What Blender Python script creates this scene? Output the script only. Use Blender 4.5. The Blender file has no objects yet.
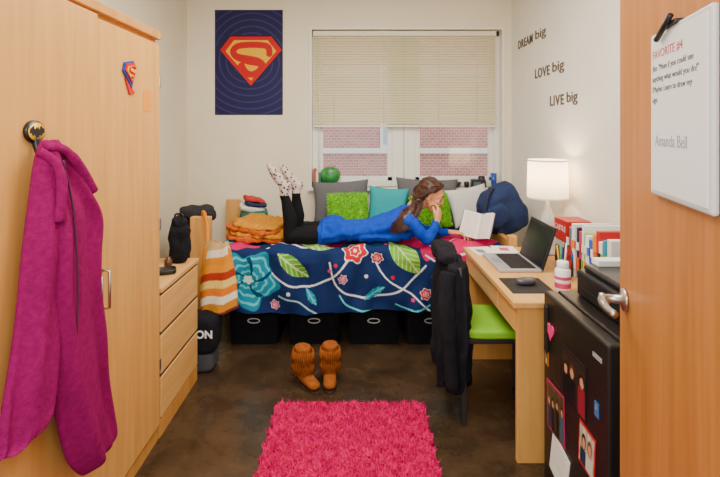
import bpy, bmesh, math, random
import numpy as np
from mathutils import Vector, Matrix, noise
random.seed(7); rng=np.random.default_rng(7)
scene=bpy.context.scene
COL=scene.collection
R=math.radians
# ---------------------------------------------------------------- materials
def lin(c):
    return c/12.92 if c<=0.04045 else ((c+0.055)/1.055)**2.4
def hx(h):
    h=h.lstrip('#'); return tuple(lin(int(h[i:i+2],16)/255) for i in (0,2,4))
_m={}
def base(name):
    m=bpy.data.materials.new(name); m.use_nodes=True
    nt=m.node_tree; return m,nt,nt.nodes['Principled BSDF']
def M(name,h='#808080',rough=.6,var=0.0,vs=20,bump=0.0,bs=60,metal=0,emit=0,emith=None,sheen=0,coat=0,spec=None):
    if name in _m: return _m[name]
    m,nt,p=base(name); c=hx(h)
    p.inputs['Base Color'].default_value=(*c,1); p.inputs['Roughness'].default_value=rough
    p.inputs['Metallic'].default_value=metal
    if spec is not None: p.inputs['Specular IOR Level'].default_value=spec
    if sheen: p.inputs['Sheen Weight'].default_value=sheen
    if coat: p.inputs['Coat Weight'].default_value=coat; p.inputs['Coat Roughness'].default_value=.1
    if emit:
        p.inputs['Emission Color'].default_value=(*hx(emith or h),1); p.inputs['Emission Strength'].default_value=emit
    tc=nt.nodes.new('ShaderNodeTexCoord')
    if var:
        n=nt.nodes.new('ShaderNodeTexNoise'); n.inputs['Scale'].default_value=vs; n.inputs['Detail'].default_value=5
        nt.links.new(tc.outputs['Object'],n.inputs['Vector'])
        r=nt.nodes.new('ShaderNodeValToRGB'); r.color_ramp.elements[0].position=.3; r.color_ramp.elements[1].position=.7
        r.color_ramp.elements[0].color=(*[x*(1-var) for x in c],1); r.color_ramp.elements[1].color=(*[min(1,x*(1+var)) for x in c],1)
        nt.links.new(n.outputs['Fac'],r.inputs['Fac']); nt.links.new(r.outputs['Color'],p.inputs['Base Color'])
    if bump:
        n=nt.nodes.new('ShaderNodeTexNoise'); n.inputs['Scale'].default_value=bs; n.inputs['Detail'].default_value=4
        nt.links.new(tc.outputs['Object'],n.inputs['Vector'])
        b=nt.nodes.new('ShaderNodeBump'); b.inputs['Strength'].default_value=bump; b.inputs['Distance'].default_value=.01
        nt.links.new(n.outputs['Fac'],b.inputs['Height']); nt.links.new(b.outputs['Normal'],p.inputs['Normal'])
    _m[name]=m; return m
def wood(name,ha,hb,scale=(14,14,1.0),rough=.42):
    if name in _m: return _m[name]
    m,nt,p=base(name)
    tc=nt.nodes.new('ShaderNodeTexCoord'); mp=nt.nodes.new('ShaderNodeMapping'); mp.inputs['Scale'].default_value=scale
    n=nt.nodes.new('ShaderNodeTexNoise'); n.inputs['Scale'].default_value=2.2; n.inputs['Detail'].default_value=8; n.inputs['Distortion'].default_value=.6
    r=nt.nodes.new('ShaderNodeValToRGB'); e=r.color_ramp.elements
    e[0].position=.3; e[1].position=.72; e[0].color=(*hx(hb),1); e[1].color=(*hx(ha),1)
    nt.links.new(tc.outputs['Object'],mp.inputs['Vector']); nt.links.new(mp.outputs['Vector'],n.inputs['Vector'])
    nt.links.new(n.outputs['Fac'],r.inputs['Fac']); nt.links.new(r.outputs['Color'],p.inputs['Base Color'])
    b=nt.nodes.new('ShaderNodeBump'); b.inputs['Strength'].default_value=.08; b.inputs['Distance'].default_value=.004
    nt.links.new(n.outputs['Fac'],b.inputs['Height']); nt.links.new(b.outputs['Normal'],p.inputs['Normal'])
    p.inputs['Roughness'].default_value=rough; p.inputs['Specular IOR Level'].default_value=.3
    _m[name]=m; return m
def vcol(name,rough=.8,bump=0,bs=150,spec=.3):
    if name in _m: return _m[name]
    m,nt,p=base(name)
    a=nt.nodes.new('ShaderNodeAttribute'); a.attribute_name='Col'
    nt.links.new(a.outputs['Color'],p.inputs['Base Color']); p.inputs['Roughness'].default_value=rough; p.inputs['Specular IOR Level'].default_value=spec
    if bump:
        tc=nt.nodes.new('ShaderNodeTexCoord'); n=nt.nodes.new('ShaderNodeTexNoise'); n.inputs['Scale'].default_value=bs
        nt.links.new(tc.outputs['Object'],n.inputs['Vector'])
        b=nt.nodes.new('ShaderNodeBump'); b.inputs['Strength'].default_value=bump; b.inputs['Distance'].default_value=.01
        nt.links.new(n.outputs['Fac'],b.inputs['Height']); nt.links.new(b.outputs['Normal'],p.inputs['Normal'])
    _m[name]=m; return m
def translucent(name,h,mix=.4,emit=0):
    if name in _m: return _m[name]
    m,nt,p=base(name); c=(*hx(h),1); p.inputs['Base Color'].default_value=c; p.inputs['Roughness'].default_value=.7
    t=nt.nodes.new('ShaderNodeBsdfTranslucent'); t.inputs['Color'].default_value=c
    x=nt.nodes.new('ShaderNodeMixShader'); x.inputs[0].default_value=mix
    nt.links.new(p.outputs[0],x.inputs[1]); nt.links.new(t.outputs[0],x.inputs[2])
    nt.links.new(x.outputs[0],nt.nodes['Material Output'].inputs['Surface'])
    if emit:
        p.inputs['Emission Color'].default_value=c; p.inputs['Emission Strength'].default_value=emit
    _m[name]=m; return m
def glassmat():
    m,nt,p=base('window_glass_mat')
    t=nt.nodes.new('ShaderNodeBsdfTransparent'); g=nt.nodes.new('ShaderNodeBsdfGlossy'); g.inputs['Roughness'].default_value=.02
    x=nt.nodes.new('ShaderNodeMixShader'); x.inputs[0].default_value=.04
    nt.links.new(t.outputs[0],x.inputs[1]); nt.links.new(g.outputs[0],x.inputs[2]); nt.links.new(x.outputs[0],nt.nodes['Material Output'].inputs['Surface'])
    return m
# ---------------------------------------------------------------- mesh builder
def mtx(loc=(0,0,0),rot=(0,0,0)):
    from mathutils import Euler
    return Matrix.Translation(Vector(loc)) @ Euler([R(a) for a in rot]).to_matrix().to_4x4()
def basis(loc,ex,ey,ez):
    m=Matrix.Identity(4)
    for i,v in enumerate((ex,ey,ez)):
        v=Vector(v)
        for k in range(3): m[k][i]=v[k]
    for k in range(3): m[k][3]=loc[k]
    return m
class MB:
    def __init__(s,name): s.name=name; s.bm=bmesh.new(); s.mats=[]
    def mi(s,m):
        if m not in s.mats: s.mats.append(m)
        return s.mats.index(m)
    def add(s,b,mat,T=None,smooth=False):
        if T is not None: b.transform(T)
        i=s.mi(mat)
        for f in b.faces: f.material_index=i; f.smooth=smooth
        me=bpy.data.meshes.new('t'); b.to_mesh(me); b.free(); s.bm.from_mesh(me); bpy.data.meshes.remove(me)
    def box(s,x0,x1,y0,y1,z0,z1,mat,bev=0.0,T=None,seg=2):
        b=bmesh.new(); bmesh.ops.create_cube(b,size=1)
        b.transform(Matrix.Translation(((x0+x1)/2,(y0+y1)/2,(z0+z1)/2))@Matrix.Diagonal((abs(x1-x0),abs(y1-y0),abs(z1-z0),1)))
        if bev: bmesh.ops.bevel(b,geom=list(b.edges),offset=bev,segments=seg,profile=.5,affect='EDGES')
        s.add(b,mat,T)
    def lathe(s,prof,mat,c=(0,0,0),n=32,T=None,smooth=True,cap=True):
        rings=[[(c[0]+r*math.cos(2*math.pi*k/n),c[1]+r*math.sin(2*math.pi*k/n),c[2]+z) for k in range(n)] for r,z in prof]
        s.loft(rings,mat,T=T,smooth=smooth,cap=cap)
    def loft(s,rings,mat,T=None,smooth=True,cap=True,closed=True):
        b=bmesh.new(); vs=[[b.verts.new(p) for p in r] for r in rings]; n=len(rings[0])
        for i in range(len(vs)-1):
            for k in range(n if closed else n-1):
                k2=(k+1)%n; b.faces.new((vs[i][k],vs[i][k2],vs[i+1][k2],vs[i+1][k]))
        if cap and closed: 
            try: b.faces.new(vs[0][::-1]); b.faces.new(vs[-1])
            except: pass
        bmesh.ops.recalc_face_normals(b,faces=b.faces)
        s.add(b,mat,T,smooth)
    def tube(s,pts,rad,mat,n=8,T=None):
        pts=[Vector(p) for p in pts]
        if not hasattr(rad,'__len__'): rad=[rad]*len(pts)
        rings=[]; up=Vector((0,0,1)); prev=None
        for i,p in enumerate(pts):
            t=(pts[min(i+1,len(pts)-1)]-pts[max(i-1,0)])
            if t.length<1e-9: t=Vector((0,0,1))
            t.normalize()
            if prev is None:
                a=t.cross(up); 
                if a.length<.05: a=t.cross(Vector((1,0,0)))
            else: a=prev-t*prev.dot(t)
            a.normalize(); prev=a; c=t.cross(a)
            rings.append([tuple(p+(a*math.cos(2*math.pi*k/n)+c*math.sin(2*math.pi*k/n))*rad[min(i,len(rad)-1)]) for k in range(n)])
        s.loft(rings,mat,T=T)
    def poly(s,pts2,t,mat,T=None,bev=0):
        b=bmesh.new(); v=[b.verts.new((p[0],p[1],0)) for p in pts2]; f=b.faces.new(v)
        r=bmesh.ops.extrude_face_region(b,geom=[f]); 
        bmesh.ops.translate(b,vec=(0,0,t),verts=[e for e in r['geom'] if isinstance(e,bmesh.types.BMVert)])
        bmesh.ops.recalc_face_normals(b,faces=b.faces); s.add(b,mat,T)
    def sphere(s,c,r,mat,T=None,seg=20):
        if not hasattr(r,'__len__'): r=(r,r,r)
        b=bmesh.new(); bmesh.ops.create_uvsphere(b,u_segments=seg,v_segments=seg*2//3,radius=1)
        b.transform(Matrix.Translation(c)@Matrix.Diagonal((*r,1))); s.add(b,mat,T,True)
    def soft(s,size,mat,T=None,e=4,amp=.01,fr=8,cuts=12,seed=0,ridge=0,rf=60):
        b=bmesh.new(); bmesh.ops.create_cube(b,size=2); bmesh.ops.subdivide_edges(b,edges=list(b.edges),cuts=cuts,use_grid_fill=True)
        for v in b.verts:
            p=v.co; l=(abs(p.x)**e+abs(p.y)**e+abs(p.z)**e)**(1/e); q=p/l
            w=Vector((q.x*size[0]/2,q.y*size[1]/2,q.z*size[2]/2)); d=q.normalized()
            k=noise.noise(w*fr+Vector((seed*3.1,seed*1.7,seed)))*amp+noise.noise(w*fr*2.6+Vector((seed,0,0)))*amp*.4
            if ridge: k+=ridge*math.sin(w.x*rf+4*noise.noise(w*5))
            v.co=w+d*k
        s.add(b,mat,T,True)
    def done(s,parent=None,loc=None):
        me=bpy.data.meshes.new(s.name); s.bm.to_mesh(me); s.bm.free()
        for m in s.mats: me.materials.append(m)
        o=bpy.data.objects.new(s.name,me); COL.objects.link(o)
        if parent: o.parent=parent
        return o
def newobj(name,verts,faces,mat,smooth=True,parent=None):
    me=bpy.data.meshes.new(name); me.from_pydata(verts,[],faces); me.materials.append(mat)
    if smooth: me.polygons.foreach_set('use_smooth',[True]*len(me.polygons))
    me.update(); o=bpy.data.objects.new(name,me); COL.objects.link(o)
    if parent: o.parent=parent
    return o
def painted(name,P,nu,nv,C,mat,parent=None):
    u,v=np.meshgrid(np.linspace(0,1,nu),np.linspace(0,1,nv)); u=u.ravel(); v=v.ravel()
    X,Y,Z=P(u,v); V=np.stack([X,Y,Z],1)
    i=np.arange(nu*nv).reshape(nv,nu)
    F=np.stack([i[:-1,:-1],i[:-1,1:],i[1:,1:],i[1:,:-1]],-1).reshape(-1,4)
    o=newobj(name,V.tolist(),F.tolist(),mat,parent=parent)
    c=C(u,v); a=o.data.color_attributes.new('Col','FLOAT_COLOR','POINT')
    a.data.foreach_set('color',np.concatenate([c,np.ones((len(c),1))],1).astype(np.float32).ravel())
    return o
def empty(name):
    o=bpy.data.objects.new(name,None); COL.objects.link(o); return o
def text(name,s,size,loc,ex,mat,parent=None,align='LEFT',offset=0,sx=1,depth=.0008,w=None,sp=1.0):
    c=bpy.data.curves.new(name,'FONT'); c.body=s; c.size=size; c.align_x=align; c.extrude=depth; c.offset=offset; c.space_line=.95; c.space_character=sp
    o=bpy.data.objects.new(name+'_c',c); COL.objects.link(o)
    dg=bpy.context.evaluated_depsgraph_get(); dg.update()
    me=bpy.data.meshes.new_from_object(o.evaluated_get(dg)); bpy.data.objects.remove(o)
    if w: sx=w/max(v.co.x for v in me.vertices)
    ex=Vector(ex).normalized(); ez=ex.cross(Vector((0,0,1))).normalized(); 
    me.transform(basis(loc,ex*sx,(0,0,1),ez)); me.materials.clear(); me.materials.append(mat)
    o=bpy.data.objects.new(name,me); COL.objects.link(o)
    if parent: o.parent=parent
    return o
def apply(o):
    dg=bpy.context.evaluated_depsgraph_get(); dg.update()
    me=bpy.data.meshes.new_from_object(o.evaluated_get(dg)); o.modifiers.clear(); o.data=me; return o
def fur(name,P,N,L,W,mat,parent=None,rand=.5):
    n=len(P); N=N+rng.normal(0,rand,(n,3)); N/=np.linalg.norm(N,axis=1,keepdims=True)
    s=np.cross(N,rng.normal(0,1,(n,3))); s/=np.linalg.norm(s,axis=1,keepdims=True)
    B=rng.normal(0,.35,(n,3)); l=L*rng.uniform(.6,1.15,(n,1))
    mid=P+N*l*.55; tip=P+N*l*.9+B*l*.7
    V=np.stack([P-s*W*.5,P+s*W*.5,mid+s*W*.5,mid-s*W*.5,tip],1).reshape(-1,3)
    k=(np.arange(n)*5)[:,None]
    F=(k+np.array([0,1,2,3])).tolist()+(k+np.array([3,2,4])).tolist()
    return newobj(name,V.tolist(),F,mat,parent=parent)
_ico=bmesh.new(); bmesh.ops.create_icosphere(_ico,subdivisions=2,radius=1)
ICV=np.array([v.co[:] for v in _ico.verts]); ICF=np.array([[v.index for v in f.verts] for f in _ico.faces]); _ico.free()
class Blob:
    def __init__(s): s.c=[]; s.r=[]; s.t=[]
    def ball(s,c,r,t=0):
        if not hasattr(r,'__len__'): r=(r,r,r)
        s.c.append(tuple(c)); s.r.append(tuple(r)); s.t.append(t)
    def seg(s,a,b,ra,rb,t=0,n=None):
        a=np.array(a,float); b=np.array(b,float); ra=np.ones(3)*np.array(ra); rb=np.ones(3)*np.array(rb)
        if n is None: n=max(3,int(np.linalg.norm(b-a)/(min(ra.min(),rb.min())*.35)))
        for k in range(n+1):
            f=k/n; s.ball(a+(b-a)*f,ra+(rb-ra)*f,t)
    def chain(s,pts,t=0):
        for (a,ra),(b,rb) in zip(pts[:-1],pts[1:]): s.seg(a,b,ra,rb,t)
    def build(s,name,vox,mats,parent=None,smooth=6,xf=None,disp=None,tag=None):
        c=np.array(s.c); r=np.array(s.r)
        V=(ICV[None]*r[:,None]+c[:,None]).reshape(-1,3)
        F=(ICF[None]+(np.arange(len(c))*len(ICV))[:,None,None]).reshape(-1,3)
        o=newobj(name,V.tolist(),F.tolist(),mats[0],parent=None)
        m=o.modifiers.new('r','REMESH'); m.mode='VOXEL'; m.voxel_size=vox; m.use_smooth_shade=True
        m=o.modifiers.new('s','SMOOTH'); m.factor=.5; m.iterations=smooth
        apply(o); me=o.data; me.materials.clear()
        for q in mats: me.materials.append(q)
        nf=len(me.polygons); cc=np.zeros(nf*3); me.polygons.foreach_get('center',cc); cc=cc.reshape(-1,3)
        idx=tag(cc) if tag is not None else np.zeros(nf,int)
        me.polygons.foreach_set('material_index',idx.astype(np.int32)); me.polygons.foreach_set('use_smooth',[True]*nf)
        if disp:
            nv=len(me.vertices); co=np.zeros(nv*3); me.vertices.foreach_get('co',co)
            nn=np.array([v.normal[:] for v in me.vertices]); co=co.reshape(-1,3)
            dd=np.array([disp(Vector(p)) for p in co]); co+=nn*dd[:,None]; me.vertices.foreach_set('co',co.ravel())
        if xf is not None: me.transform(xf)
        me.update()
        if parent: o.parent=parent
        return o
def cr(pts,n=8):
    P=[Vector(p) for p in pts]; P=[P[0]]+P+[P[-1]]; out=[]
    for i in range(1,len(P)-2):
        for k in range(n):
            t=k/n; a,b,c,d=P[i-1],P[i],P[i+1],P[i+2]
            out.append(.5*((2*b)+(c-a)*t+(2*a-5*b+4*c-d)*t*t+(3*b-a-3*c+d)*t**3))
    out.append(P[-2]); return out
# ---------------------------------------------------------------- room constants
XL,XR,YB,ZC,CH=-1.53,1.41,4.35,2.75,1.55
wallm=M('wall_paint','#EBE2C8',.85,var=.03,vs=3,bump=.05,bs=120)
wallr=M('wall_paint_right','#E8E4D8',.85,var=.03,vs=3,bump=.05,bs=120)
white=M('white_trim','#EDEBE2',.5); 
maple=wood('maple','#E0A658','#D0944A',(10,10,.8))
mapled=wood('maple_dark','#D4964C','#C0823A',(10,10,.8))
mapleh=wood('maple_horizontal','#E4B068','#D49C54',(10,.9,10))
doorw=wood('door_oak','#C47E3C','#AC6A2C',(12,12,.5),.38)
black=M('black_plastic','#121214',.4); blackf=M('black_fabric','#15151a',.9,var=.3,vs=30,bump=.4,bs=90,spec=.2)
steel=M('brushed_steel','#B9B6AE',.3,metal=1); silver=M('silver_plastic','#B8B9BC',.35,metal=.4)
m,nt,p=base('stained_concrete'); tc=nt.nodes.new('ShaderNodeTexCoord')
n1=nt.nodes.new('ShaderNodeTexNoise'); n1.inputs['Scale'].default_value=4; n1.inputs['Detail'].default_value=9; n1.inputs['Roughness'].default_value=.7
rp=nt.nodes.new('ShaderNodeValToRGB'); e=rp.color_ramp.elements; e[0].position=.3; e[1].position=.75; e[0].color=(*hx('#261B12'),1); e[1].color=(*hx('#57432F'),1)
nt.links.new(tc.outputs['Object'],n1.inputs['Vector']); nt.links.new(n1.outputs['Fac'],rp.inputs['Fac']); nt.links.new(rp.outputs['Color'],p.inputs['Base Color'])
p.inputs['Roughness'].default_value=.24; floorm=m
b=MB('floor'); b.box(XL-.1,XR+.1,-.9,YB+.15,-.1,0,floorm); b.done()
b=MB('ceiling'); b.box(XL-.1,XR+.1,-.9,YB+.15,ZC,ZC+.1,M('ceiling_paint','#EFECE4',.9)); b.done()
b=MB('wall_left'); b.box(XL-.12,XL,.4,YB+.15,0,ZC,wallm); b.done()
b=MB('wall_right'); b.box(XR,XR+.12,.4,YB+.15,0,ZC,wallr); b.done()
b=MB('wall_front'); b.box(.60,XR,.42,.54,0,ZC,wallr); b.done()
HX0,HX1,HZ0,HZ1=-.40,1.32,1.03,2.46
b=MB('wall_back')
b.box(XL,HX0,YB,YB+.15,0,ZC,wallm); b.box(HX1,XR,YB,YB+.15,0,ZC,wallm)
b.box(HX0,HX1,YB,YB+.15,0,HZ0,wallm); b.box(HX0,HX1,YB,YB+.15,HZ1,ZC,wallm); b.done()
bb=M('baseboard_rubber','#4a3c30',.6)
b=MB('baseboard_back'); b.box(XL,XR,YB-.01,YB,0,.1,bb,.003); b.done()
b=MB('baseboard_left'); b.box(XL,XL+.01,2.99,YB-.01,0,.1,bb,.003); b.done()
b=MB('baseboard_right'); b.box(XR-.01,XR,.54,YB-.01,0,.1,bb,.003); b.done()
# window
b=MB('window_1'); wy=YB+.07
for x0,x1 in ((HX0,HX0+.05),(HX1-.05,HX1),(.335,.545)): b.box(x0,x1,wy,wy+.07,HZ0,HZ1,white,.004)
b.box(HX0+.05,.335,wy,wy+.07,HZ0,HZ0+.05,white,.004); b.box(.545,HX1-.05,wy,wy+.07,HZ0,HZ0+.05,white,.004)
b.box(HX0,HX1,wy,wy+.07,HZ1-.05,HZ1,white,.004)
for x0,x1 in ((HX0+.05,.335),(.545,HX1-.05)):
    for a0,a1,c0,c1 in ((x0,x0+.045,HZ0+.05,HZ1-.05),(x1-.045,x1,HZ0+.05,HZ1-.05),(x0,x1,HZ0+.05,HZ0+.09),(x0,x1,1.72,1.76)):
        b.box(a0,a1,wy+.015,wy+.05,c0,c1,white,.004)
b.box(.435,.445,wy-.004,wy,HZ0,HZ1,M('seam_grey','#B9B6AC',.6))
g=glassmat(); b.box(HX0+.05,HX1-.05,wy+.03,wy+.034,HZ0+.05,HZ1-.05,g); b.done()
b=MB('trim_1'); b.box(HX0-.03,HX1+.03,YB-.05,YB+.07,HZ0-.03,HZ0,white,.006)
for x in (HX0-.02,HX1): b.box(x,x+.02,YB-.012,YB+.01,HZ0,HZ1+.02,white,.003)
b.box(HX0,HX1,YB-.012,YB+.01,HZ1,HZ1+.02,white,.003); b.done()
bl=translucent('blind_vinyl','#F3EDCC',.3)
b=MB('window_blinds'); b.box(HX0+.01,HX1-.045,YB+.005,YB+.05,2.405,2.45,M('blind_rail','#E4DEC4',.5),.004)
z=2.395
while z>1.61:
    prof=[(-.0125,-.011),(-.0075,-.0025),(0,.003),(.0085,.011),(.0090,.0104),(.0006,.0022),(-.0068,-.0033),(-.0118,-.0115)]
    b.loft([[(xx,YB+.028+a,z+c_) for a,c_ in prof] for xx in (HX0+.015,HX1-.05)],bl,smooth=False); z-=.0235
b.box(HX0+.015,HX1-.05,YB+.012,YB+.044,1.575,1.598,M('blind_rail'),.004)
for x in (-.2,.25,.75,1.1): b.tube([(x,YB+.012,2.41),(x,YB+.012,1.59)],.0018,M('ladder_cord','#D5CFB6',.8),6)
b.tube([(-.33,YB+.004,2.41),(-.335,YB+.0,1.12)],.003,white,6); b.done()
# outside
m,nt,p=base('brick_facade'); tc=nt.nodes.new('ShaderNodeTexCoord'); mp=nt.nodes.new('ShaderNodeMapping'); mp.inputs['Rotation'].default_value=(R(90),0,0)
br=nt.nodes.new('ShaderNodeTexBrick'); br.inputs['Color1'].default_value=(*hx('#C4857A'),1); br.inputs['Color2'].default_value=(*hx('#B47468'),1); br.inputs['Mortar'].default_value=(*hx('#D8C2B8'),1)
br.inputs['Scale'].default_value=4; br.inputs['Mortar Size'].default_value=.02
nt.links.new(tc.outputs['Object'],mp.inputs['Vector']); nt.links.new(mp.outputs['Vector'],br.inputs['Vector']); nt.links.new(br.outputs['Color'],p.inputs['Base Color']); p.inputs['Roughness'].default_value=.9
b=MB('brick_building'); b.box(-8,12,11,12,-3,8,m)
stone=M('stone_band','#EFEAE0',.8)
b.box(-8,12,10.9,11,1.02,1.14,stone)
for x in (-1.9,.55,3.6): 
    b.box(x,x+.8,10.93,11,1.14,3,white,.01); b.box(x+.07,x+.73,10.92,10.94,1.22,2.9,M('ext_glass','#B3BEC6',.3))
b.done()
b=MB('outdoor_ground'); b.box(-10,14,YB+.3,14,-3.1,-3,M('pavement','#B9B5AC',.9)); b.done()
# ---------------------------------------------------------------- wardrobe
WX=-.98
b=MB('wardrobe')
b.box(XL+.005,WX-.022,1.2,2.4,0,2.02,mapled,.003); b.box(XL+.005,WX+.004,1.19,2.405,2.0,2.04,mapled,.004)
b.box(WX-.02,WX,1.806,2.396,.08,1.975,maple,.003); b.box(WX-.02,WX+.012,1.205,1.80,.08,1.985,maple,.003)
b.box(XL+.005,WX-.01,1.2,2.4,0,.08,mapled,.002)
b.tube([(WX,1.85,.86),(WX+.03,1.85,.865),(WX+.03,1.85,1.005),(WX,1.85,1.01)],.0055,steel,10)
b.tube([(WX+.012,1.775,.86),(WX+.04,1.775,.865),(WX+.04,1.775,1.005),(WX+.012,1.775,1.01)],.0055,steel,10)
for z in (.35,1.05,1.76): b.box(WX-.004,WX+.006,2.385,2.402,z,z+.06,steel,.002)
b.done()
yel=M('yellow_enamel','#F0B800',.35); red=M('red_enamel','#C00810',.35); blue=M('blue_enamel','#12348C',.4)
def onX(x,y,z): return basis((x,y,z),(0,1,0),(0,0,1),(1,0,0))
shield=[(-.33,.38),(.33,.38),(.5,.16),(0,-.42),(-.5,.16)]
b=MB('hero_emblem_magnet'); T=onX(WX+.001,2.07,1.79)@Matrix.Rotation(R(12),4,'Z')
b.poly([(x*.12,y*.145) for x,y in shield],.008,blue,T); T2=T@Matrix.Translation((0.002,.006,.008))
b.poly([(x*.1,y*.11) for x,y in shield],.004,red,T2); b.poly([(x*.078,y*.08) for x,y in shield],.006,yel,T2)
S0=[(.27,.14),(.22,.25),(0,.28),(-.22,.25),(-.28,.14),(-.15,.05),(.05,.0),(.17,-.07),(.12,-.17),(0,-.2),(-.12,-.15)]
b.tube([(x*.09,y*.1,.007) for x,y in S0],.005,red,6,T2)
b.poly([(-.045,-.01),(-.01,-.05),(.03,-.085),(-.02,-.085)],.006,red,T); b.done()
b=MB('sticky_note'); b.box(WX+.0005,WX+.0015,2.21,2.285,1.635,1.735,M('note_yellow','#E89000',.8)); b.done()
# hook
b=MB('bat_wall_hook'); T=onX(WX+.013,1.435,1.545)
b.loft([[(.042*math.cos(a)*k,.034*math.sin(a)*k,z) for a in np.linspace(0,2*math.pi,40,endpoint=False)] for k,z in ((1,0),(1,.008),(.93,.012))],black,T)
b.loft([[(.036*math.cos(a),.027*math.sin(a),z) for a in np.linspace(0,2*math.pi,40,endpoint=False)] for z in (.011,.0135)],yel,T)
bat=[(0,.006),(.004,.014),(.007,.007),(.013,.008),(.016,.018),(.031,.008),(.033,-.004),(.024,-.004),(.02,-.012),(.011,-.008),(0,-.022)]
bat=bat+[(-x,y) for x,y in bat[-2:0:-1]]
b.poly(bat,.002,black,T@Matrix.Translation((0,0,.0135)))
b.tube(cr([(0,-.02,.008),(0,-.05,.014),(0,-.085,.03),(0,-.09,.055),(0,-.065,.07)],5),.010,black,10,T)
b.done()
# fleece jacket
JX=WX+.055
def row(py,l,r,thk,xo=0):
    X=JX+xo; yl=-X*480/(356-l); yr=-X*480/(356-r); yc=(yl+yr)/2; z=CH-(py-130)*yc/480
    return z,yl,yr,thk,X
def jlobe(b,rows,mat,ph):
    rr=[row(*q) for q in rows]; K=60; N=72
    rings=[]
    for k in range(K):
        t=k/(K-1)*(len(rr)-1); i=min(int(t),len(rr)-2); f=t-i
        p0,p1,p2,p3=[rr[min(max(i+d,0),len(rr)-1)] for d in (-1,0,1,2)]
        z,yl,yr,th,X=[.5*((2*p1[j])+(p2[j]-p0[j])*f+(2*p0[j]-5*p1[j]+4*p2[j]-p3[j])*f*f+(3*p1[j]-p0[j]-3*p2[j]+p3[j])*f**3) for j in range(5)]
        yc=(yl+yr)/2; hw=(yr-yl)/2; ring=[]
        for q in range(N):
            a=2*math.pi*q/N; c,s_=math.cos(a),math.sin(a)
            yy=yc+hw*math.copysign(abs(c)**.8,c); fold=1+.34*math.sin(c*4.2+ph+z*2.2+.6*math.sin(z*7))+.14*math.sin(c*9+z*6+ph)
            nx=noise.noise(Vector((yy*7,z*4,ph)))*.016
            xx=X+th*math.copysign(abs(s_)**.8,s_)*(fold if s_>0 else .6)+(nx*abs(s_) if s_>0 else 0)
            xx=max(xx,WX+.0145)
            ring.append((xx,yy+noise.noise(Vector((z*5,ph,0)))*.006,z+.004*math.sin(c*6+ph)))
        rings.append(ring)
    b.loft(rings,mat)
fleece=M('magenta_fleece','#860D52',1.0,var=.15,vs=60,bump=.35,bs=160,spec=.1)
b=MB('fleece_jacket')
jlobe(b,[(141,41,53,.012),(160,35,62,.03),(200,29,74,.04),(250,22,78,.045),(300,17,70,.045),(350,11,62,.045),(400,3,54,.045),(430,0,45,.045),(448,-3,26,.035),(452,-3,20,.01)],fleece,.4)
jlobe(b,[(141,43,56,.012,.0),(165,44,70,.03,.012),(195,48,84,.04,.018),(222,50,96,.042,.022),(260,50,95,.042,.022),(300,50,95,.042,.022),(350,52,99,.045,.022),(400,58,104,.045,.022),(435,68,109,.045,.022),(452,78,111,.042,.022),(458,82,110,.02,.022)],fleece,2.1)
b.tube(cr([(JX+.015,1.40,1.50),(JX+.04,1.455,1.49),(JX+.05,1.52,1.43),(JX+.055,1.585,1.35)],6),[.014]*9+[.018]*10,fleece,10)
b.tube(cr([(JX+.01,1.385,1.49),(JX+.045,1.41,1.45),(JX+.055,1.42,1.38),(JX+.05,1.41,1.28)],6),[.014]*9+[.016]*10,fleece,10)
b.tube(cr([(JX+.052,1.43,1.46),(JX+.063,1.465,1.3),(JX+.067,1.48,1.1),(JX+.065,1.48,.92)],8),.003,M('zip_dark','#45082c',.6),6)
b.done()
# ---------------------------------------------------------------- dresser
b=MB('dresser'); DX=-.98; Y0,Y1=2.41,2.98
b.box(XL+.005,DX-.02,Y0,Y1,0.02,.73,mapled,.003); b.box(XL+.005,DX+.005,Y0,Y1+.005,.73,.755,mapleh,.004)
b.box(XL+.005,DX-.005,Y0,Y1,0,.09,mapled,.003)
for z0,z1 in ((.10,.305),(.32,.515),(.53,.715)): 
    b.box(DX-.02,DX,Y0+.008,Y1-.008,z0,z1,mapleh,.006); b.box(DX-.018,DX-.004,Y0+.008,Y1-.008,z1,z1+.014,M('shadow_gap','#5b3c1e',.8))
b.done()
b=MB('black_toiletry_bag'); c=(-1.065,2.90,.755)
b.soft((.12,.12,.22),blackf,mtx((c[0],c[1],c[2]+.112),(0,4,15)),e=4,amp=.014,fr=14,ridge=.002,rf=90)
b.soft((.09,.09,.07),blackf,mtx((c[0]-.005,c[1],c[2]+.235),(0,8,15)),e=3,amp=.012,fr=16)
b.tube(cr([(c[0]-.03,c[1],c[2]+.25),(c[0]-.025,c[1],c[2]+.285),(c[0]+.015,c[1],c[2]+.285),(c[0]+.025,c[1],c[2]+.25)],5),.006,black,8); b.done()
b=MB('wallet_pile'); b.soft((.12,.09,.03),black,mtx((-1.06,2.66,.77),(0,0,20)),e=5,amp=.002); b.soft((.07,.06,.04),M('dark_red','#4a1f1f',.6),mtx((-1.1,2.55,.775),(0,0,-15)),e=5,amp=.002)
b.lathe([(.022,0),(.022,.05),(.014,.055),(.014,.065)],M('brown_glass','#5a3a22',.3),(-1.08,2.76,.755)); b.done()
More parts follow.
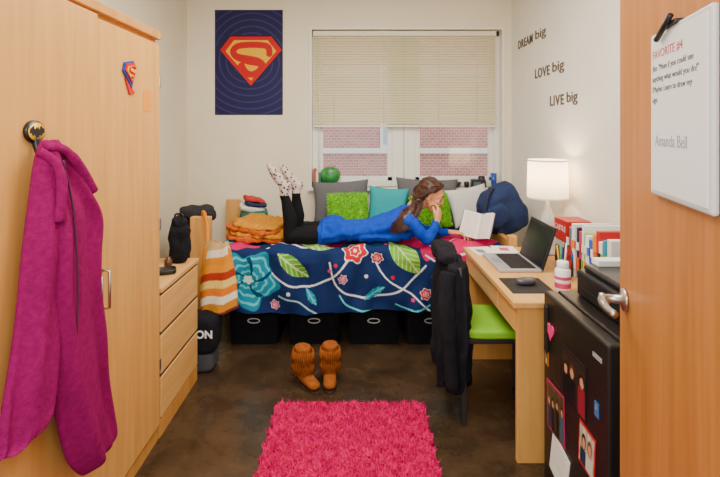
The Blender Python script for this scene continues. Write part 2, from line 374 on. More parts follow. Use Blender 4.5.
# ---------------------------------------------------------------- bed
BT=.725; BF=3.37; bx0,bx1=-1.0,1.05
bedw=wood('bed_maple','#E0AC64','#CC9248',(10,10,1))
b=MB('bed')
b.box(-1.17,-1.03,3.38,3.44,0,.935,bedw,.005); b.box(-1.15,-1.03,4.24,4.30,0,.935,bedw,.005); b.box(-1.10,-1.05,3.44,4.24,.35,.62,bedw,.005)
for y in (3.39,4.24): b.box(1.08,1.14,y,y+.06,0,.80,bedw,.005)
b.box(1.09,1.13,3.45,4.24,.35,.76,bedw,.005)
b.box(-1.05,1.09,3.43,3.445,.36,.46,bedw,.004); b.box(-1.05,1.09,4.26,4.29,.36,.46,bedw,.004); b.box(-1.05,1.09,3.445,4.26,.42,.445,bedw); bed=b.done()
b=MB('mattress'); b.box(bx0+.01,bx1-.01,3.43,4.28,.45,BT-.03,M('mattress_ticking','#27365e',.9),.04,seg=4); b.done(parent=bed)
# comforter
LT,LF=.86,.475
def comf(u,v):
    U=(bx1-bx0)*u; s=-LT+(LT+LF)*v     # s>0 hangs at the front
    df=np.maximum(0,s)
    r=.05
    a=np.clip(df/r,0,math.pi/2); of=r*np.sin(a); dwf=np.where(df<r*math.pi/2,r*(1-np.cos(a)),r+df-r*math.pi/2)
    X=bx0+U; Y=BF+.05-np.minimum(0,s)-of
    fold=np.clip(df/.12,0,1)
    w=.016*np.sin(17*X+2.0*np.sin(6*s)+1)+.010*np.sin(33*X+1.5*np.sin(9*s+2))+.006*np.sin(9*X-21*s)+.004*np.sin(47*X+13*s)
    Y=Y-fold*(w+.024)
    Z=BT-dwf
    topm=np.clip(1-df/.05,0,1)
    Z=Z+topm*(.010*np.sin(11*X+6*s)+.008*np.sin(23*X-13*s+1)+.005*np.sin(41*X+30*s))
    Z=Z+fold*.014*np.sin(5*X+.5)
    ed=np.clip((X-(bx0+.03))/-.03,0,1); Z=Z-topm*ed*.03
    X=X-fold*np.clip((-.7-X)/.3,0,1)*.05*np.clip(df/.3,0,1)
    return X,Y,Z
def seg_dist(x,y,pts):
    d=np.full(x.shape,1e9)
    for (ax,ay),(bx_,by) in zip(pts[:-1],pts[1:]):
        vx,vy=bx_-ax,by-ay; L=vx*vx+vy*vy+1e-12; t=np.clip(((x-ax)*vx+(y-ay)*vy)/L,0,1)
        d=np.minimum(d,np.hypot(x-ax-t*vx,y-ay-t*vy))
    return d
def smoothpts(p,n=8): return [(q.x,q.y) for q in cr([(a,b,0) for a,b in p],n)]
def comf_col(u,v):
    U=(bx1-bx0)*u+bx0; s=-LT+(LT+LF)*v
    x=356+U*141; y=250+s*141
    c=np.tile(np.array(hx('#102756')),(len(x),1))
    def put(mask,h): c[mask]=hx(h)
    def leaf(cx,cy,L,w,ang,h,hv):
        a=R(ang); dx,dy=x-cx,y-cy; p=dx*math.cos(a)+dy*math.sin(a); q=-dx*math.sin(a)+dy*math.cos(a)
        k=w*(1-(p/L)**2); put((abs(p)<L)&(abs(q)<k),h)
        put((abs(p)<L)&(abs(q)<k)&((abs(q)<.8)|(np.abs(((p-abs(q)*1.2)%6.5)-3)<.5)),hv)
    def teal(cx,cy,r0,ph):
        dx,dy=x-cx,y-cy; th=np.arctan2(dy,dx); r=np.hypot(dx,dy)/r0; rr=r/(1+.16*np.sin(5*th+ph)+.05*np.sin(11*th))
        put(rr<1,'#0F7F98'); put((rr<1)&(np.sin(rr*24+1.4*np.sin(5*th+ph))>.55),'#58BEC8'); put((rr<.95)&(np.sin(th*5+ph+rr*3)>.9),'#0C3A5C'); put(rr<.16,'#D9E8DC')
    def flower(cx,cy,r0,h,h2='#EDE2DC'):
        dx,dy=x-cx,y-cy; th=np.arctan2(dy,dx); r=np.hypot(dx,dy)/r0; rr=r/(1+.14*np.sin(6*th))
        put((rr<1.25)&(rr>1.12),h2); put(rr<1.08,h); put((rr<.6)&(rr>.50),h2); put(rr<.18,h2)
    def line(p,w,h): put(seg_dist(x,y,smoothpts(p))<w,h)
    mg='#C8085A'
    put(((x-455)/34)**2+((y-253)/20)**2<1+.3*np.sin(x*.3),mg)
    put(((x-240)/17)**2+((y-247)/9)**2<1+.3*np.sin(x*.3),mg)
    put(((x-322)/26)**2+((y-228)/20)**2<1,mg); put(((x-425)/30)**2+((y-228)/18)**2<1,mg); put(((x-380)/12)**2+((y-238)/8)**2<1,'#0F7F98')
    put(((x-480)/30)**2+((y-215)/30)**2<1,mg); line([(450,235),(480,215),(510,225)],1.1,'#F3DDE6')
    wl='#DCDCDC'
    line([(262,262),(275,280),(300,290),(330,284),(352,262)],.9,wl); line([(330,268),(338,292),(365,304),(400,296),(425,272)],.9,wl)
    line([(222,262),(230,290),(228,318)],.9,wl); line([(280,300),(300,305),(318,318)],.8,'#A2C9D0'); line([(372,262),(384,284),(410,300),(430,318)],.8,wl)
    line([(430,250),(448,262),(470,258),(490,270)],.9,'#F3DDE6'); line([(425,262),(445,275),(462,300)],.9,wl); line([(270,240),(300,252),(330,250)],.9,wl)
    line([(340,300),(350,312),(372,318)],.8,'#5CC6CF'); line([(395,310),(415,316),(440,306)],.8,'#5CC6CF')
    teal(251,285,26,.5); teal(452,292,20,2); teal(222,222,18,1); teal(505,280,22,1)
    leaf(294,270,19,8,35,'#5C9C2C','#BFD890'); leaf(318,250,17,6,8,'#7CB048','#D1E0AE'); leaf(404,262,24,12,52,'#6EB428','#CDE098'); leaf(374,300,12,4,-30,'#0F7F98','#58BEC8')
    leaf(312,300,10,3.5,60,'#0F7F98','#58BEC8'); leaf(478,300,16,7,-50,'#6EB428','#CDE098')
    rd='#C80E22'; pk='#C8386E'
    flower(355,257,9.5,rd); flower(377,266,4.5,rd); flower(343,284,3.5,pk); flower(300,241,5,rd); flower(425,300,4.5,rd); flower(276,309,3.5,pk)
    for a,b_,h in ((330,276,pk),(336,270,rd),(366,283,wl),(392,284,rd),(412,306,pk),(290,296,wl),(238,312,pk),(386,248,pk),(268,252,wl)): put(np.hypot(x-a,y-b_)<1.9,h)
    return c
painted('comforter',comf,560,300,comf_col,vcol('comforter_print',.85,bump=.25,bs=60,spec=.2))
# bins
for i,(x0,x1) in enumerate(((-.92,-.555),(-.49,-.115),(-.055,.31),(.36,.715))):
    b=MB('storage_bin'); y0,y1=3.46,3.88; z1=.285
    def rr(k,z): 
        cx,cy=(x0+x1)/2,(y0+y1)/2; w,h=(x1-x0)/2*k,(y1-y0)/2*k; r=.02; out=[]
        for sx,sy,a0 in ((1,1,0),(-1,1,90),(-1,-1,180),(1,-1,270)):
            for a in (0,30,60,90): out.append((cx+sx*(w-r)+r*math.cos(R(a0+a)),cy+sy*(h-r)+r*math.sin(R(a0+a)),z))
        return out
    b.loft([rr(.93,0),rr(.955,.005),rr(.985,z1-.03),rr(1.015,z1-.028),rr(1.015,z1),rr(.97,z1),rr(.93,.02)],blackf)
    cx=(x0+x1)/2; ring=[(cx+.042*math.cos(a),y0-.001,.175+.016*math.sin(a)) for a in np.linspace(0,2*math.pi,33)]
    b.tube(ring,.004,M('bin_handle_ring','#B8B8B8',.4),8); b.done()
# ---------------------------------------------------------------- pillows
def pillow(name,w,h,t,T,mat,furm=None,n=30,parent=None):
    b=MB(name); bm=bmesh.new(); g=[[],[]]
    for sd in (0,1):
        for i in range(n+1):
            r=[]
            for j in range(n+1):
                x,y=-1+2*i/n,-1+2*j/n
                k=(max(0,1-x**4)*max(0,1-y**4))**.55; px=x*(1-.09*(1-y*y)*abs(x)**3); py=y*(1-.09*(1-x*x)*abs(y)**3)
                z=(1 if sd else -1)*t/2*k*(1+.08*noise.noise(Vector((x*2,y*2,sd+w*9))))
                r.append(bm.verts.new((px*w/2,py*h/2,z)))
            g[sd].append(r)
    for sd in (0,1):
        for i in range(n):
            for j in range(n):
                q=(g[sd][i][j],g[sd][i+1][j],g[sd][i+1][j+1],g[sd][i][j+1]); bm.faces.new(q if sd else q[::-1])
    bmesh.ops.remove_doubles(bm,verts=bm.verts,dist=1e-5)
    b.add(bm,mat,T,True); o=b.done(parent=parent)
    if furm:
        m=7000; x=rng.uniform(-.97,.97,m); y=rng.uniform(-.97,.97,m); sd=rng.choice([-1,1],m)
        k=((1-x**4)*(1-y**4))**.55; P=np.stack([x*w/2,y*h/2,sd*t/2*k],1); N=np.stack([x*.7,y*.7,sd*(.4+k*.6)],1)
        Tm=np.array(T); P=P@Tm[:3,:3].T+Tm[:3,3]; N=N@Tm[:3,:3].T
        fur('shag',P,N,.02,.005,furm,parent=o)
    return o
lime=M('lime_shag','#84CC1E',.9,var=.2,vs=50); grey=M('grey_pillow','#5f5e62',.9,var=.15,vs=200,bump=.2)
tealp=M('teal_pillow','#12979E',.85,bump=.3,bs=40)
def lean(x,y,z,tilt=70,yaw=0,roll=0): return Matrix.Translation((x,y,z))@Matrix.Rotation(R(yaw),4,'Z')@Matrix.Rotation(R(tilt),4,'X')@Matrix.Rotation(R(roll),4,'Z')
pillow('bed_pillow',.50,.38,.12,lean(-.13,4.20,.92,78,0,3),grey); pillow('bed_pillow',.55,.40,.12,lean(.62,4.20,.93,78,0,-2),grey)
pillow('shag_cushion',.34,.29,.11,lean(-.07,4.00,.88,72,0,2),lime,lime)
pillow('teal_cushion',.34,.33,.11,lean(.27,4.06,.905,74,-4,-4),tealp)
pillow('shag_cushion',.32,.28,.10,lean(.62,3.99,.875,70,5,4),lime,lime)
pillow('bed_pillow',.40,.34,.12,lean(.98,4.12,.90,68,14,8),M('white_pillow','#D8D6D0',.9,bump=.2))
b=MB('denim_backpack'); dn=M('denim_blue','#132a56',.9,var=.2,vs=80,bump=.3)
b.soft((.34,.26,.38),dn,mtx((1.14,3.76,.935),(8,-28,10)),e=3.2,amp=.03,fr=7,ridge=.004,rf=70); b.soft((.20,.10,.18),dn,mtx((1.06,3.64,.90),(8,-28,10)),e=3.5,amp=.01)
b.tube(cr([(1.05,3.68,1.10),(.99,3.60,1.06),(.96,3.58,.95),(1.0,3.59,.84)],6),.014,M('strap_navy','#0f1c3a',.8),8); b.done()
# ---------------------------------------------------------------- blankets / clothes pile
mus=M('mustard_knit','#CC8604',.95,var=.3,vs=60,bump=.7,bs=120); org=M('orange_knit','#C4540A',.95,var=.25,vs=60,bump=.7,bs=120)
b=MB('knit_blanket')
for k,(dx,dz,sx,mt) in enumerate(((0,.028,.48,org),(.02,.059,.45,mus),(-.01,.090,.41,org),(.01,.119,.36,mus))):
    b.soft((sx,.40,.045),mt,mtx((-.74+dx,3.68,BT+dz),(2,3+k,4-k*5)),e=4,amp=.02,fr=9,seed=k,cuts=24,ridge=.006,rf=85)
b.done()
b=MB('clothes_pile')
for k,(x,y,z,sx,sy,sz,h) in enumerate(((-.88,4.08,.785,.22,.24,.09,'#9c1f2a'),(-.86,4.08,.85,.22,.22,.07,'#2a6b5e'),(-.88,4.07,.90,.2,.2,.05,'#e2dccf'),(-.85,4.06,.935,.17,.18,.04,'#1f2c57'),(-.86,4.06,.97,.16,.16,.035,'#b0322f'))):
    b.soft((sx,sy,sz),M('cloth_%d'%k,h,.9,bump=.4),mtx((x,y,z-.005),(4,3*k,9*k)),e=4,amp=.02,fr=10,seed=k)
b.done()
b=MB('dark_hoodie'); hg=M('hoodie_grey','#1e1e24',.95,bump=.4); b.soft((.26,.22,.10),hg,mtx((-1.18,3.60,.93),(0,0,10)),e=3,amp=.03,fr=9); b.soft((.20,.2,.62),hg,mtx((-1.28,3.60,.60)),e=4,amp=.03,fr=6); b.soft((.3,.3,.32),hg,mtx((-1.31,3.60,.16)),e=4,amp=.02,fr=6); b.done()
def tote_col(u,v):
    c=np.zeros((len(u),3)); t=v+.22*(u-.5)+.02*np.sin(u*14); pal=['#C9A870','#E5D9B8','#D68406','#DE8A10','#A82E14','#E5C562','#DE740E','#E9DDC2','#C88012','#6d2028']
    k=(t*9).astype(int)%10
    for i,h in enumerate(pal): c[k==i]=hx(h)
    return c
def totep(u,v):
    a=(u-.5)*math.pi*2; w=.125*(.6+.4*np.sin(np.clip(v*1.25,0,1)*math.pi/2)); 
    X=-.935+w*np.sin(a)+.015*v; Y=3.235-(.03+.045*v)*np.cos(a)*(1+.18*np.sin(u*31+v*4)); Z=.80-.45*v+.012*np.sin(u*20)-.03*np.abs(u-.5)
    return X,Y,Z
e=empty('striped_tote_bag'); painted('bag_body',totep,120,110,tote_col,vcol('tote_print',.9,bump=.4,bs=80),parent=e)
b=MB('bag_strap'); b.tube(cr([(-1.00,3.235,.78),(-1.02,3.30,.88),(-1.06,3.37,.955),(-1.09,3.42,.965),(-1.11,3.47,.90)],6),.012,M('strap_tan','#D08008',.9),8); b.soft((.20,.06,.43),M('tote_inner','#D08008',.9),mtx((-.935,3.235,.575)),e=4,amp=.004); b.done(parent=e)
b=MB('black_duffel'); b.soft((.36,.20,.24),blackf,mtx((-1.07,3.14,.235)),e=6,amp=.008); o=b.done()
b=MB('duffel_lower'); b.soft((.32,.19,.13),M('grey_bag','#3a3a3e',.9),mtx((-1.07,3.14,.067)),e=6,amp=.006); b.done(parent=o)
text('lettering','VISION',.068,(-1.12,3.030,.235),(1,0,0),M('white_print','#E8E8E8',.7),o,offset=.002)
# ---------------------------------------------------------------- woman
W=empty('woman_reading')
skin=M('skin','#D9966C',.5,var=.05,vs=12); topb=M('blue_tunic','#1140B4',.9,var=.15,vs=25,bump=.5,bs=22,spec=.2); legg=M('black_leggings','#101014',.85,bump=.1,spec=.2)
hairm=M('brown_hair','#40200F',.38,var=.45,vs=60)
m,nt,p=base('dotted_socks'); tc=nt.nodes.new('ShaderNodeTexCoord'); vo=nt.nodes.new('ShaderNodeTexVoronoi'); vo.inputs['Scale'].default_value=42
rp=nt.nodes.new('ShaderNodeValToRGB'); rp.color_ramp.interpolation='CONSTANT'; rp.color_ramp.elements[0].color=(*hx('#4b3a42'),1); rp.color_ramp.elements[1].position=.36; rp.color_ramp.elements[1].color=(*hx('#CDB8AC'),1)
nt.links.new(tc.outputs['Object'],vo.inputs['Vector']); nt.links.new(vo.outputs['Distance'],rp.inputs['Fac']); nt.links.new(rp.outputs['Color'],p.inputs['Base Color']); p.inputs['Roughness'].default_value=.9; sock=m
cy=3.53
B=Blob()
B.chain([((-.16,cy,.815),(.11,.155,.080)),((-.05,cy,.812),(.09,.148,.078)),((.07,cy,.818),(.08,.128,.072)),((.235,cy,.855),(.09,.138,.092)),((.345,cy,.905),(.08,.14,.085)),((.40,cy,.945),(.05,.10,.06))],0)
for sd in (-1,1): B.ball((-.165,cy+sd*.07,.835),(.10,.082,.082),0)
B.chain([((.05,cy,.785),(.07,.14,.05)),((.25,cy,.785),(.07,.135,.055)),((.37,cy,.80),(.06,.12,.06))],0)
for sd in (-1,1): B.seg((.36,cy+sd*.08,.925),(.375,cy+sd*.155,.915),(.06,.06,.065),(.05,.05,.055),0)
B.chain([((-.16,cy,.80),(.09,.165,.082)),((-.235,cy,.79),(.06,.168,.074))],0)
B.chain([((.375,cy-.155,.915),.054),((.44,cy-.165,.84),.048),((.505,3.375,.775),.043),((.545,3.395,.85),.036),((.565,3.41,.885),.031)],0)
B.chain([((.375,cy+.155,.915),.054),((.44,cy+.17,.84),.048),((.52,3.72,.775),.042),((.62,3.665,.775),.035),((.68,3.62,.778),.030)],0)
for hy,k,a,t in ((cy-.075,(-.47,3.46,.788),(-.515,3.44,1.135),(-.615,3.43,1.29)),(cy+.08,(-.45,3.62,.788),(-.445,3.57,1.125),(-.545,3.56,1.275))):
    k=np.array(k); a=np.array(a); t=np.array(t)
    B.chain([((-.20,hy,.80),(.08,.078,.075)),((-.33,(hy+k[1])/2,.795),(.07,.07,.068)),(k,(.056,.056,.054)),(k+(a-k)*.12,(.052,.05,.05)),(k+(a-k)*.35+np.array((.012,0,0)),(.053,.05,.05)),(k+(a-k)*.75,(.036,.036,.036)),(a-(0,0,.05),(.031,.031,.031))],1)
    B.chain([(a-np.array((0,0,.06)),.034),(a,.036)],2)
    B.ball(a+np.array((.024,0,.014)),(.032,.030,.034),2)
    f=t-a; B.chain([(a+np.array((.008,0,.01)),(.035,.034,.038)),(a+f*.45,(.036,.039,.036)),(a+f*.8,(.030,.044,.030)),(a+f*1.02,(.023,.039,.023))],2)
def btag(c):
    hem=-.262+.012*np.sin(c[:,1]*40)
    return np.where(c[:,0]>hem,0,np.where(c[:,2]>1.085,2,1))
def bdisp(p):
    if p.x>-.262:
        f=.007*noise.noise(Vector((p.x*9,p.y*12,p.z*16)))+.005*noise.noise(Vector((p.x*26,p.y*20,p.z*24)))
        f+=.003*math.sin(p.x*70+6*noise.noise(p*8))*(1 if p.z<.86 else .4)
        return f+(.006 if p.x<-.23 else 0)
    return .0015*noise.noise(p*25)
B.build('body',.006,[topb,legg,sock],W,disp=bdisp,tag=btag)
H=Vector((.55,cy-.01,1.075)); pit=R(24); yaw=R(-14)
HM=Matrix.Translation(H)@Matrix.Rotation(yaw,4,'Z')@Matrix.Rotation(pit,4,'Y')
HB=Blob()
HB.ball((-.015,0,.032),(.094,.074,.083)); HB.ball((.025,0,.01),(.065,.064,.075)); HB.ball((.032,0,-.035),(.055,.055,.06)); HB.ball((.035,0,-.07),(.043,.044,.036)); HB.ball((.062,0,-.098),(.022,.024,.017))
HB.seg((-.01,.055,-.03),(.05,.02,-.095),.016,.014); HB.seg((-.01,-.055,-.03),(.05,-.02,-.095),.016,.014)
HB.seg((.084,0,.010),(.099,0,-.026),.0065,.0085); HB.ball((.094,.008,-.029),.0065); HB.ball((.094,-.008,-.029),.0065)
HB.seg((.078,-.018,-.056),(.078,.018,-.056),.007,.007); HB.seg((.083,-.008,-.053),(.083,.008,-.053),.008,.008)
for s in (-1,1):
    HB.seg((.077,.012*s,.020),(.067,.044*s,.020),.010,.009); HB.ball((.058,.04*s,-.022),(.02,.018,.02))
    HB.ball((.066,.030*s,.004),(.014,.014,.010))
    HB.seg((-.004,.075*s,.014),(-.002,.073*s,-.026),(.014,.007,.014),(.009,.006,.009))
HB.seg((-.02,0,-.04),(-.075,0,-.14),(.048,.047,.05),(.056,.056,.05))
ho=HB.build('head',.0032,[skin],W,smooth=4,xf=HM)
b=MB('face_features'); ew=M('eye_white','#DDD6CE',.3); ir=M('iris_brown','#2a180d',.2); lip=M('lips','#A84A46',.45); brow=M('eyebrow','#2f1a10',.7)
for s in (-1,1):
    b.sphere((.0715,.030*s,-.002),(.0105,.0115,.0065),ew,HM); b.sphere((.0785,.0305*s,-.004),(.0042,.0050,.0048),ir,HM)
    b.tube([(.080,.018*s,.000),(.0845,.026*s,.0035),(.082,.035*s,.0035),(.075,.043*s,-.001)],.0028,brow,6,HM)
    b.tube([(.090,.012*s,.022),(.087,.026*s,.027),(.078,.043*s,.023)],[.002,.003,.0015],brow,6,HM)
b.tube([(.0835,-.020,-.0555),(.0915,-.008,-.0505),(.0925,0,-.052),(.0915,.008,-.0505),(.0835,.020,-.0555)],[.002,.004,.0038,.004,.002],lip,8,HM)
b.tube([(.083,-.018,-.057),(.0905,0,-.061),(.083,.018,-.057)],[.002,.005,.002],lip,8,HM)
b.done(parent=W)
def hand(Bl,o,ex,ez,side,curl):
    ex=Vector(ex).normalized(); ez=Vector(ez); ez=(ez-ex*ez.dot(ex)).normalized(); ey=ez.cross(ex)*side; o=Vector(o)
    P=lambda x,y,z:tuple(o+ex*x+ey*y+ez*z)
    ys=(.030,.010,-.010,-.029); Ls=((.036,.024,.019),(.040,.027,.020),(.037,.025,.019),(.029,.019,.017)); kx=(.082,.086,.082,.074)
    for i in range(4):
        Bl.seg(P(0,ys[i]*.55,0),P(kx[i],ys[i],0),.0155,.0115)
        pos=Vector((kx[i],ys[i],0)); a=0; 
        for j,(l,c) in enumerate(zip(Ls[i],curl)):
            a+=R(c+i*4); nx=pos+Vector((math.cos(a)*l,ys[i]*.12*(1 if j==0 else 0),-math.sin(a)*l))
            r0=.0084-.0006*j; Bl.seg(P(*pos),P(*nx),r0,r0-.0007); pos=nx
    Bl.chain([(P(.012,.018,-.004),.016),(P(.042,.042,-.012),.012),(P(.066,.050,-.022),.0095),(P(.086,.046,-.032),.008)])
HA=Blob()
wr=(.578,3.418,.90)
HA.seg((.55,3.400,.855),wr,.025,.020); hand(HA,wr,(.25,.38,.80),(.85,-.55,-.05),1,(38,50,35))
wr2=(.71,3.60,.785); HA.seg((.66,3.635,.78),wr2,.024,.019); hand(HA,wr2,(.95,-.28,-.02),(0,.0,1),1,(16,28,22))
HA.build('hands',.0030,[skin],W,smooth=3)
hb=Blob(); hb.ball((-.028,0,.046),(.092,.083,.083)); hb.ball((-.05,0,.0),(.072,.078,.07)); hb.ball((-.065,0,-.04),(.055,.066,.06))
IH=HM.inverted()
def L(p): return tuple(IH@Vector(p))
hb.chain([((-.07,0,-.03),(.05,.066,.055)),(L((.44,3.49,1.01)),(.040,.058,.040)),(L((.39,3.41,.965)),(.036,.040,.040)),(L((.34,3.365,.915)),(.034,.024,.038)),(L((.285,3.365,.868)),(.018,.012,.018))])
hb.build('hair_mass',.005,[hairm],W,smooth=5,xf=HM,disp=lambda p:.0035*noise.noise(Vector((p.x*14,p.y*80,p.z*40))))
b=MB('hair_strands')
for k in range(520):
    s=random.uniform(-1,1)
    if k%3==0: s=-abs(s)
    j=lambda a:random.gauss(0,a*.55)
    loc=[(.045+j(.012),.055*s,.103-.035*abs(s)+j(.003)),(-.02,.086*s,.112-.05*abs(s)+j(.004)),(-.09+j(.008),.086*s,.055-.02*abs(s)),(-.118+j(.008),.072*s+j(.008),-.03)]
    if s<-.35:
        loc=[(.050+j(.010),-.048+j(.010),.090+j(.008)),(.005+j(.015),-.084+j(.004),.055+j(.018)),(-.045+j(.012),-.088+j(.005),.0+j(.018)),(-.09+j(.012),-.082+j(.008),-.06)]
    Wp=[HM@Vector(q) for q in loc]
    o1,o2=j(1),j(1)
    Wp+=[Vector((.435+o1*.03,3.455+.03*s+o2*.03,1.00+o1*.02)),Vector((.385+o1*.034,3.385+.02*s+o2*.022,.955+o2*.03-o1*.01)),Vector((.335+o1*.036,3.345+o2*.016,.905+o2*.034)),Vector((.275+o1*.034,3.35+o2*.014,.862+o2*.028+o1*.012))]
    pts=cr(Wp,5); n=len(pts); r0=random.uniform(.0016,.0032); ph=random.uniform(0,6.3)
    for i in range(n): pts[i]=pts[i]+Vector((0,.003*math.sin(i*.55+ph),.003*math.cos(i*.5+ph)))*(i/n)
    b.tube(pts,[r0*(1-(i/n)**4*.8) for i in range(n)],hairm,4)
b.done(parent=W)
b=MB('open_book'); pg=M('book_pages','#F2EDE2',.8); cv=M('book_cover','#2a2a3a',.5)
BM=Matrix.Translation((.885,3.535,.742))@Matrix.Rotation(R(-38),4,'Z')@Matrix.Rotation(R(-30),4,'X')
for s in (-1,1):
    T=BM@Matrix.Rotation(R(-s*24),4,'Z')
    x0,x1=(0,.135*s) if s>0 else (-.135,0)
    b.box(x0,x1+.004,.004,.008,0,.205,cv,T=T)
    rings=[]
    for i in range(9):
        f=i/8; x=.13*s*f; th=.012*math.sin(min(1,f*2.2+.08)*math.pi/2)*(1-.25*f)+.002
        rings.append([(x,.004,.004),(x,-th,.004),(x,-th,.2),(x,.004,.2)])
    b.loft(rings,pg,T=T,smooth=False)
    for r in range(13): b.box(.02*s,.115*s,-.0135,-.0125,.02+r*.0135,.0220+r*.0135,M('print_grey','#B5B0A6',.9),T=T)
b.done()
# ---------------------------------------------------------------- boots
suede=M('tan_suede','#8C4C1E',.95,var=.25,vs=50,bump=.3,spec=.1); sole=M('boot_sole','#3a2416',.7)
for bxp,byp,yw in ((-.315,2.93,-52),(-.160,2.96,-88)):
    T=Matrix.Translation((bxp,byp,0))@Matrix.Rotation(R(yw),4,'Z')
    o=MB('fringed_boot')
    o.poly([(.155*math.cos(a)*(1 if math.cos(a)>0 else .5)+.0,(.048 if math.cos(a)>0 else .038)*math.sin(a)) for a in np.linspace(0,2*math.pi,28,endpoint=False)],.014,sole,T)
    o.box(-.078,-.015,-.032,.032,.0,.02,sole,.004,T)
    for lay,(zt,ln,rr_) in enumerate(((.205,.075,.060),(.145,.07,.060))):
        for k in range(34):
            a=2*math.pi*k/34; cx=-.015
            p0=Vector((cx+rr_*math.cos(a)*1.12,rr_*math.sin(a)*.95,zt)); l=ln*random.uniform(.85,1.1); od=Vector((math.cos(a),math.sin(a),0))*.008
            o.tube([p0,p0+od+Vector((0,0,-l*.5)),p0+od*1.3+Vector((0,0,-l))],[.0042,.0040,.0028],suede,5,T)
    ob=o.done()
    q=Blob(); q.chain([((-.02,0,.22),(.060,.052,.012)),((-.02,0,.12),(.058,.050,.02)),((-.02,0,.055),(.058,.043,.03))]); q.chain([((-.02,0,.06),(.05,.042,.04)),((.05,0,.045),(.045,.042,.034)),((.105,0,.036),(.042,.040,.024))])
    q.build('boot_upper',.006,[suede],ob,smooth=3,xf=T)
# ---------------------------------------------------------------- rug
pinkr=M('magenta_shag','#E80070',.95,var=.1,vs=20,spec=.05); rx0,rx1,ry0,ry1=-.445,.375,1.35,2.69
b=MB('shag_rug'); b.box(rx0+.01,rx1-.01,ry0+.01,ry1-.01,0.001,.016,M('rug_backing','#D0005C',.9),.004); ro=b.done()
n=52000; P=np.stack([rng.uniform(rx0,rx1,n),rng.uniform(ry0,ry1,n),np.full(n,.01)],1); N=np.tile([0,0,1.],(n,1))
N[:,0]+=.4*np.sin(P[:,0]*60+3*np.sin(P[:,1]*31)); N[:,1]+=.4*np.sin(P[:,1]*55+3*np.sin(P[:,0]*37))
fur('rug_pile',P,N,.028,.006,pinkr,parent=ro,rand=.22)
# ---------------------------------------------------------------- desk
b=MB('desk'); dx0,dx1,dy0,dy1=.73,1.395,2.22,3.28
b.box(dx0,dx1,dy0,dy1,.722,.752,mapleh,.005)
b.box(dx0+.02,dx1,dy0+.01,dy0+.04,0,.722,maple,.003); b.box(dx0+.02,dx1,dy1-.04,dy1-.01,0,.722,maple,.003)
b.box(dx0+.02,dx0+.04,dy0+.04,dy1-.04,.60,.722,mapleh,.003); b.box(dx0+.014,dx0+.02,dy0+.3,dy1-.3,.615,.71,mapleh,.003)
b.box(dx1-.03,dx1-.01,dy0+.04,dy1-.04,.25,.722,maple,.003); b.done()
frame=M('chair_frame','#2a2422',.5)
b=MB('desk_chair'); lc=M('lime_upholstery','#80BC12',.8,bump=.2)
b.soft((.42,.40,.055),lc,mtx((.775,2.73,.465)),e=6,amp=.002)
b.box(.56,.98,2.54,2.92,.415,.442,frame,.005)
for x,y in ((.57,2.54),(.57,2.90),(.96,2.54),(.96,2.90)): b.box(x-.014,x+.014,y-.014,y+.014,0,.42,frame,.004)
for y in (2.54,2.90): b.tube([(.57,y,.42),(.565,y,.6),(.545,y,.82)],.014,frame,8)
b.box(.545,.565,2.54,2.90,.60,.81,frame,.006); b.done()
b=MB('draped_black_jacket'); K=50; N_=90; rings=[]
jk=M('jacket_black','#17171d',.9,var=.3,vs=20,bump=.4,bs=50,spec=.2)
for k in range(K):
    t=k/(K-1); z=.86-.68*t; wy_=.185+.03*math.sin(t*3)-(.04 if t<.06 else 0)-.05*max(0,t-.75)*2; wx=.05+.03*math.sin(min(1,t*3)*math.pi/2)-.045*(1 if t<.03 else 0); ring=[]
    cyy=2.72-.03*t
    for q in range(N_):
        a=2*math.pi*q/N_; c,s=math.cos(a),math.sin(a); f=1+(.09+.16*t)*math.sin(9*a+2*t+math.sin(t*7))+.12*math.sin(17*a+5*t)
        ring.append((.535+wx*f*math.copysign(abs(c)**.7,c)+.012*noise.noise(Vector((a*2,t*6,0))),cyy+wy_*(1+.04*math.sin(11*a+t*3))*math.copysign(abs(s)**.7,s),z+.03*t*math.sin(5*a)))
    rings.append(ring)
b.loft(rings,jk)
b.tube(cr([(.49,2.53,.80),(.470,2.50,.65),(.485,2.49,.45),(.505,2.50,.20)],6),[.040]*6+[.046]*6+[.038]*9,jk,12)
b.soft((.13,.30,.10),jk,mtx((.50,2.72,.855),(0,10,0)),e=3,amp=.03,fr=9); b.done()
# ---------------------------------------------------------------- desk items
DZ=.752
b=MB('laptop'); kb=M('laptop_keys','#1b1b1f',.5)
b.box(.80,1.04,2.68,3.05,DZ,DZ+.018,silver,.005); b.box(.875,1.02,2.705,3.025,DZ+.018,DZ+.0185,kb)
for r in range(5):
    for c in range(13): b.box(.882+r*.027,.882+r*.027+.022,2.712+c*.0237,2.712+c*.0237+.019,DZ+.0185,DZ+.021,kb,.001)
b.box(.815,.865,2.82,2.92,DZ+.018,DZ+.0186,M('trackpad','#8f9094',.4))
T=Matrix.Translation((1.04,0,DZ+.012))@Matrix.Rotation(R(18),4,'Y')
b.box(-.004,.004,2.68,3.05,0,.25,black,.003,T); b.box(-.0048,-.004,2.695,3.035,.015,.235,M('screen_black','#0c0d12',.25,spec=.3),T=T); b.box(.004,.008,2.68,3.05,.0,.25,M('lid_dark','#2b2b30',.35),.002,T); b.done()
b=MB('open_magazine'); 
for i,(x,y,r_,h) in enumerate(((.84,3.16,8,'#F4F1EA'),(.98,3.17,-6,'#EFEAE4'))):
    b.box(-.075,.075,-.1,.1,0,.004,M('paper_%d'%i,h,.8),T=mtx((x,y,DZ+.0005+i*.004),(0,0,r_)))
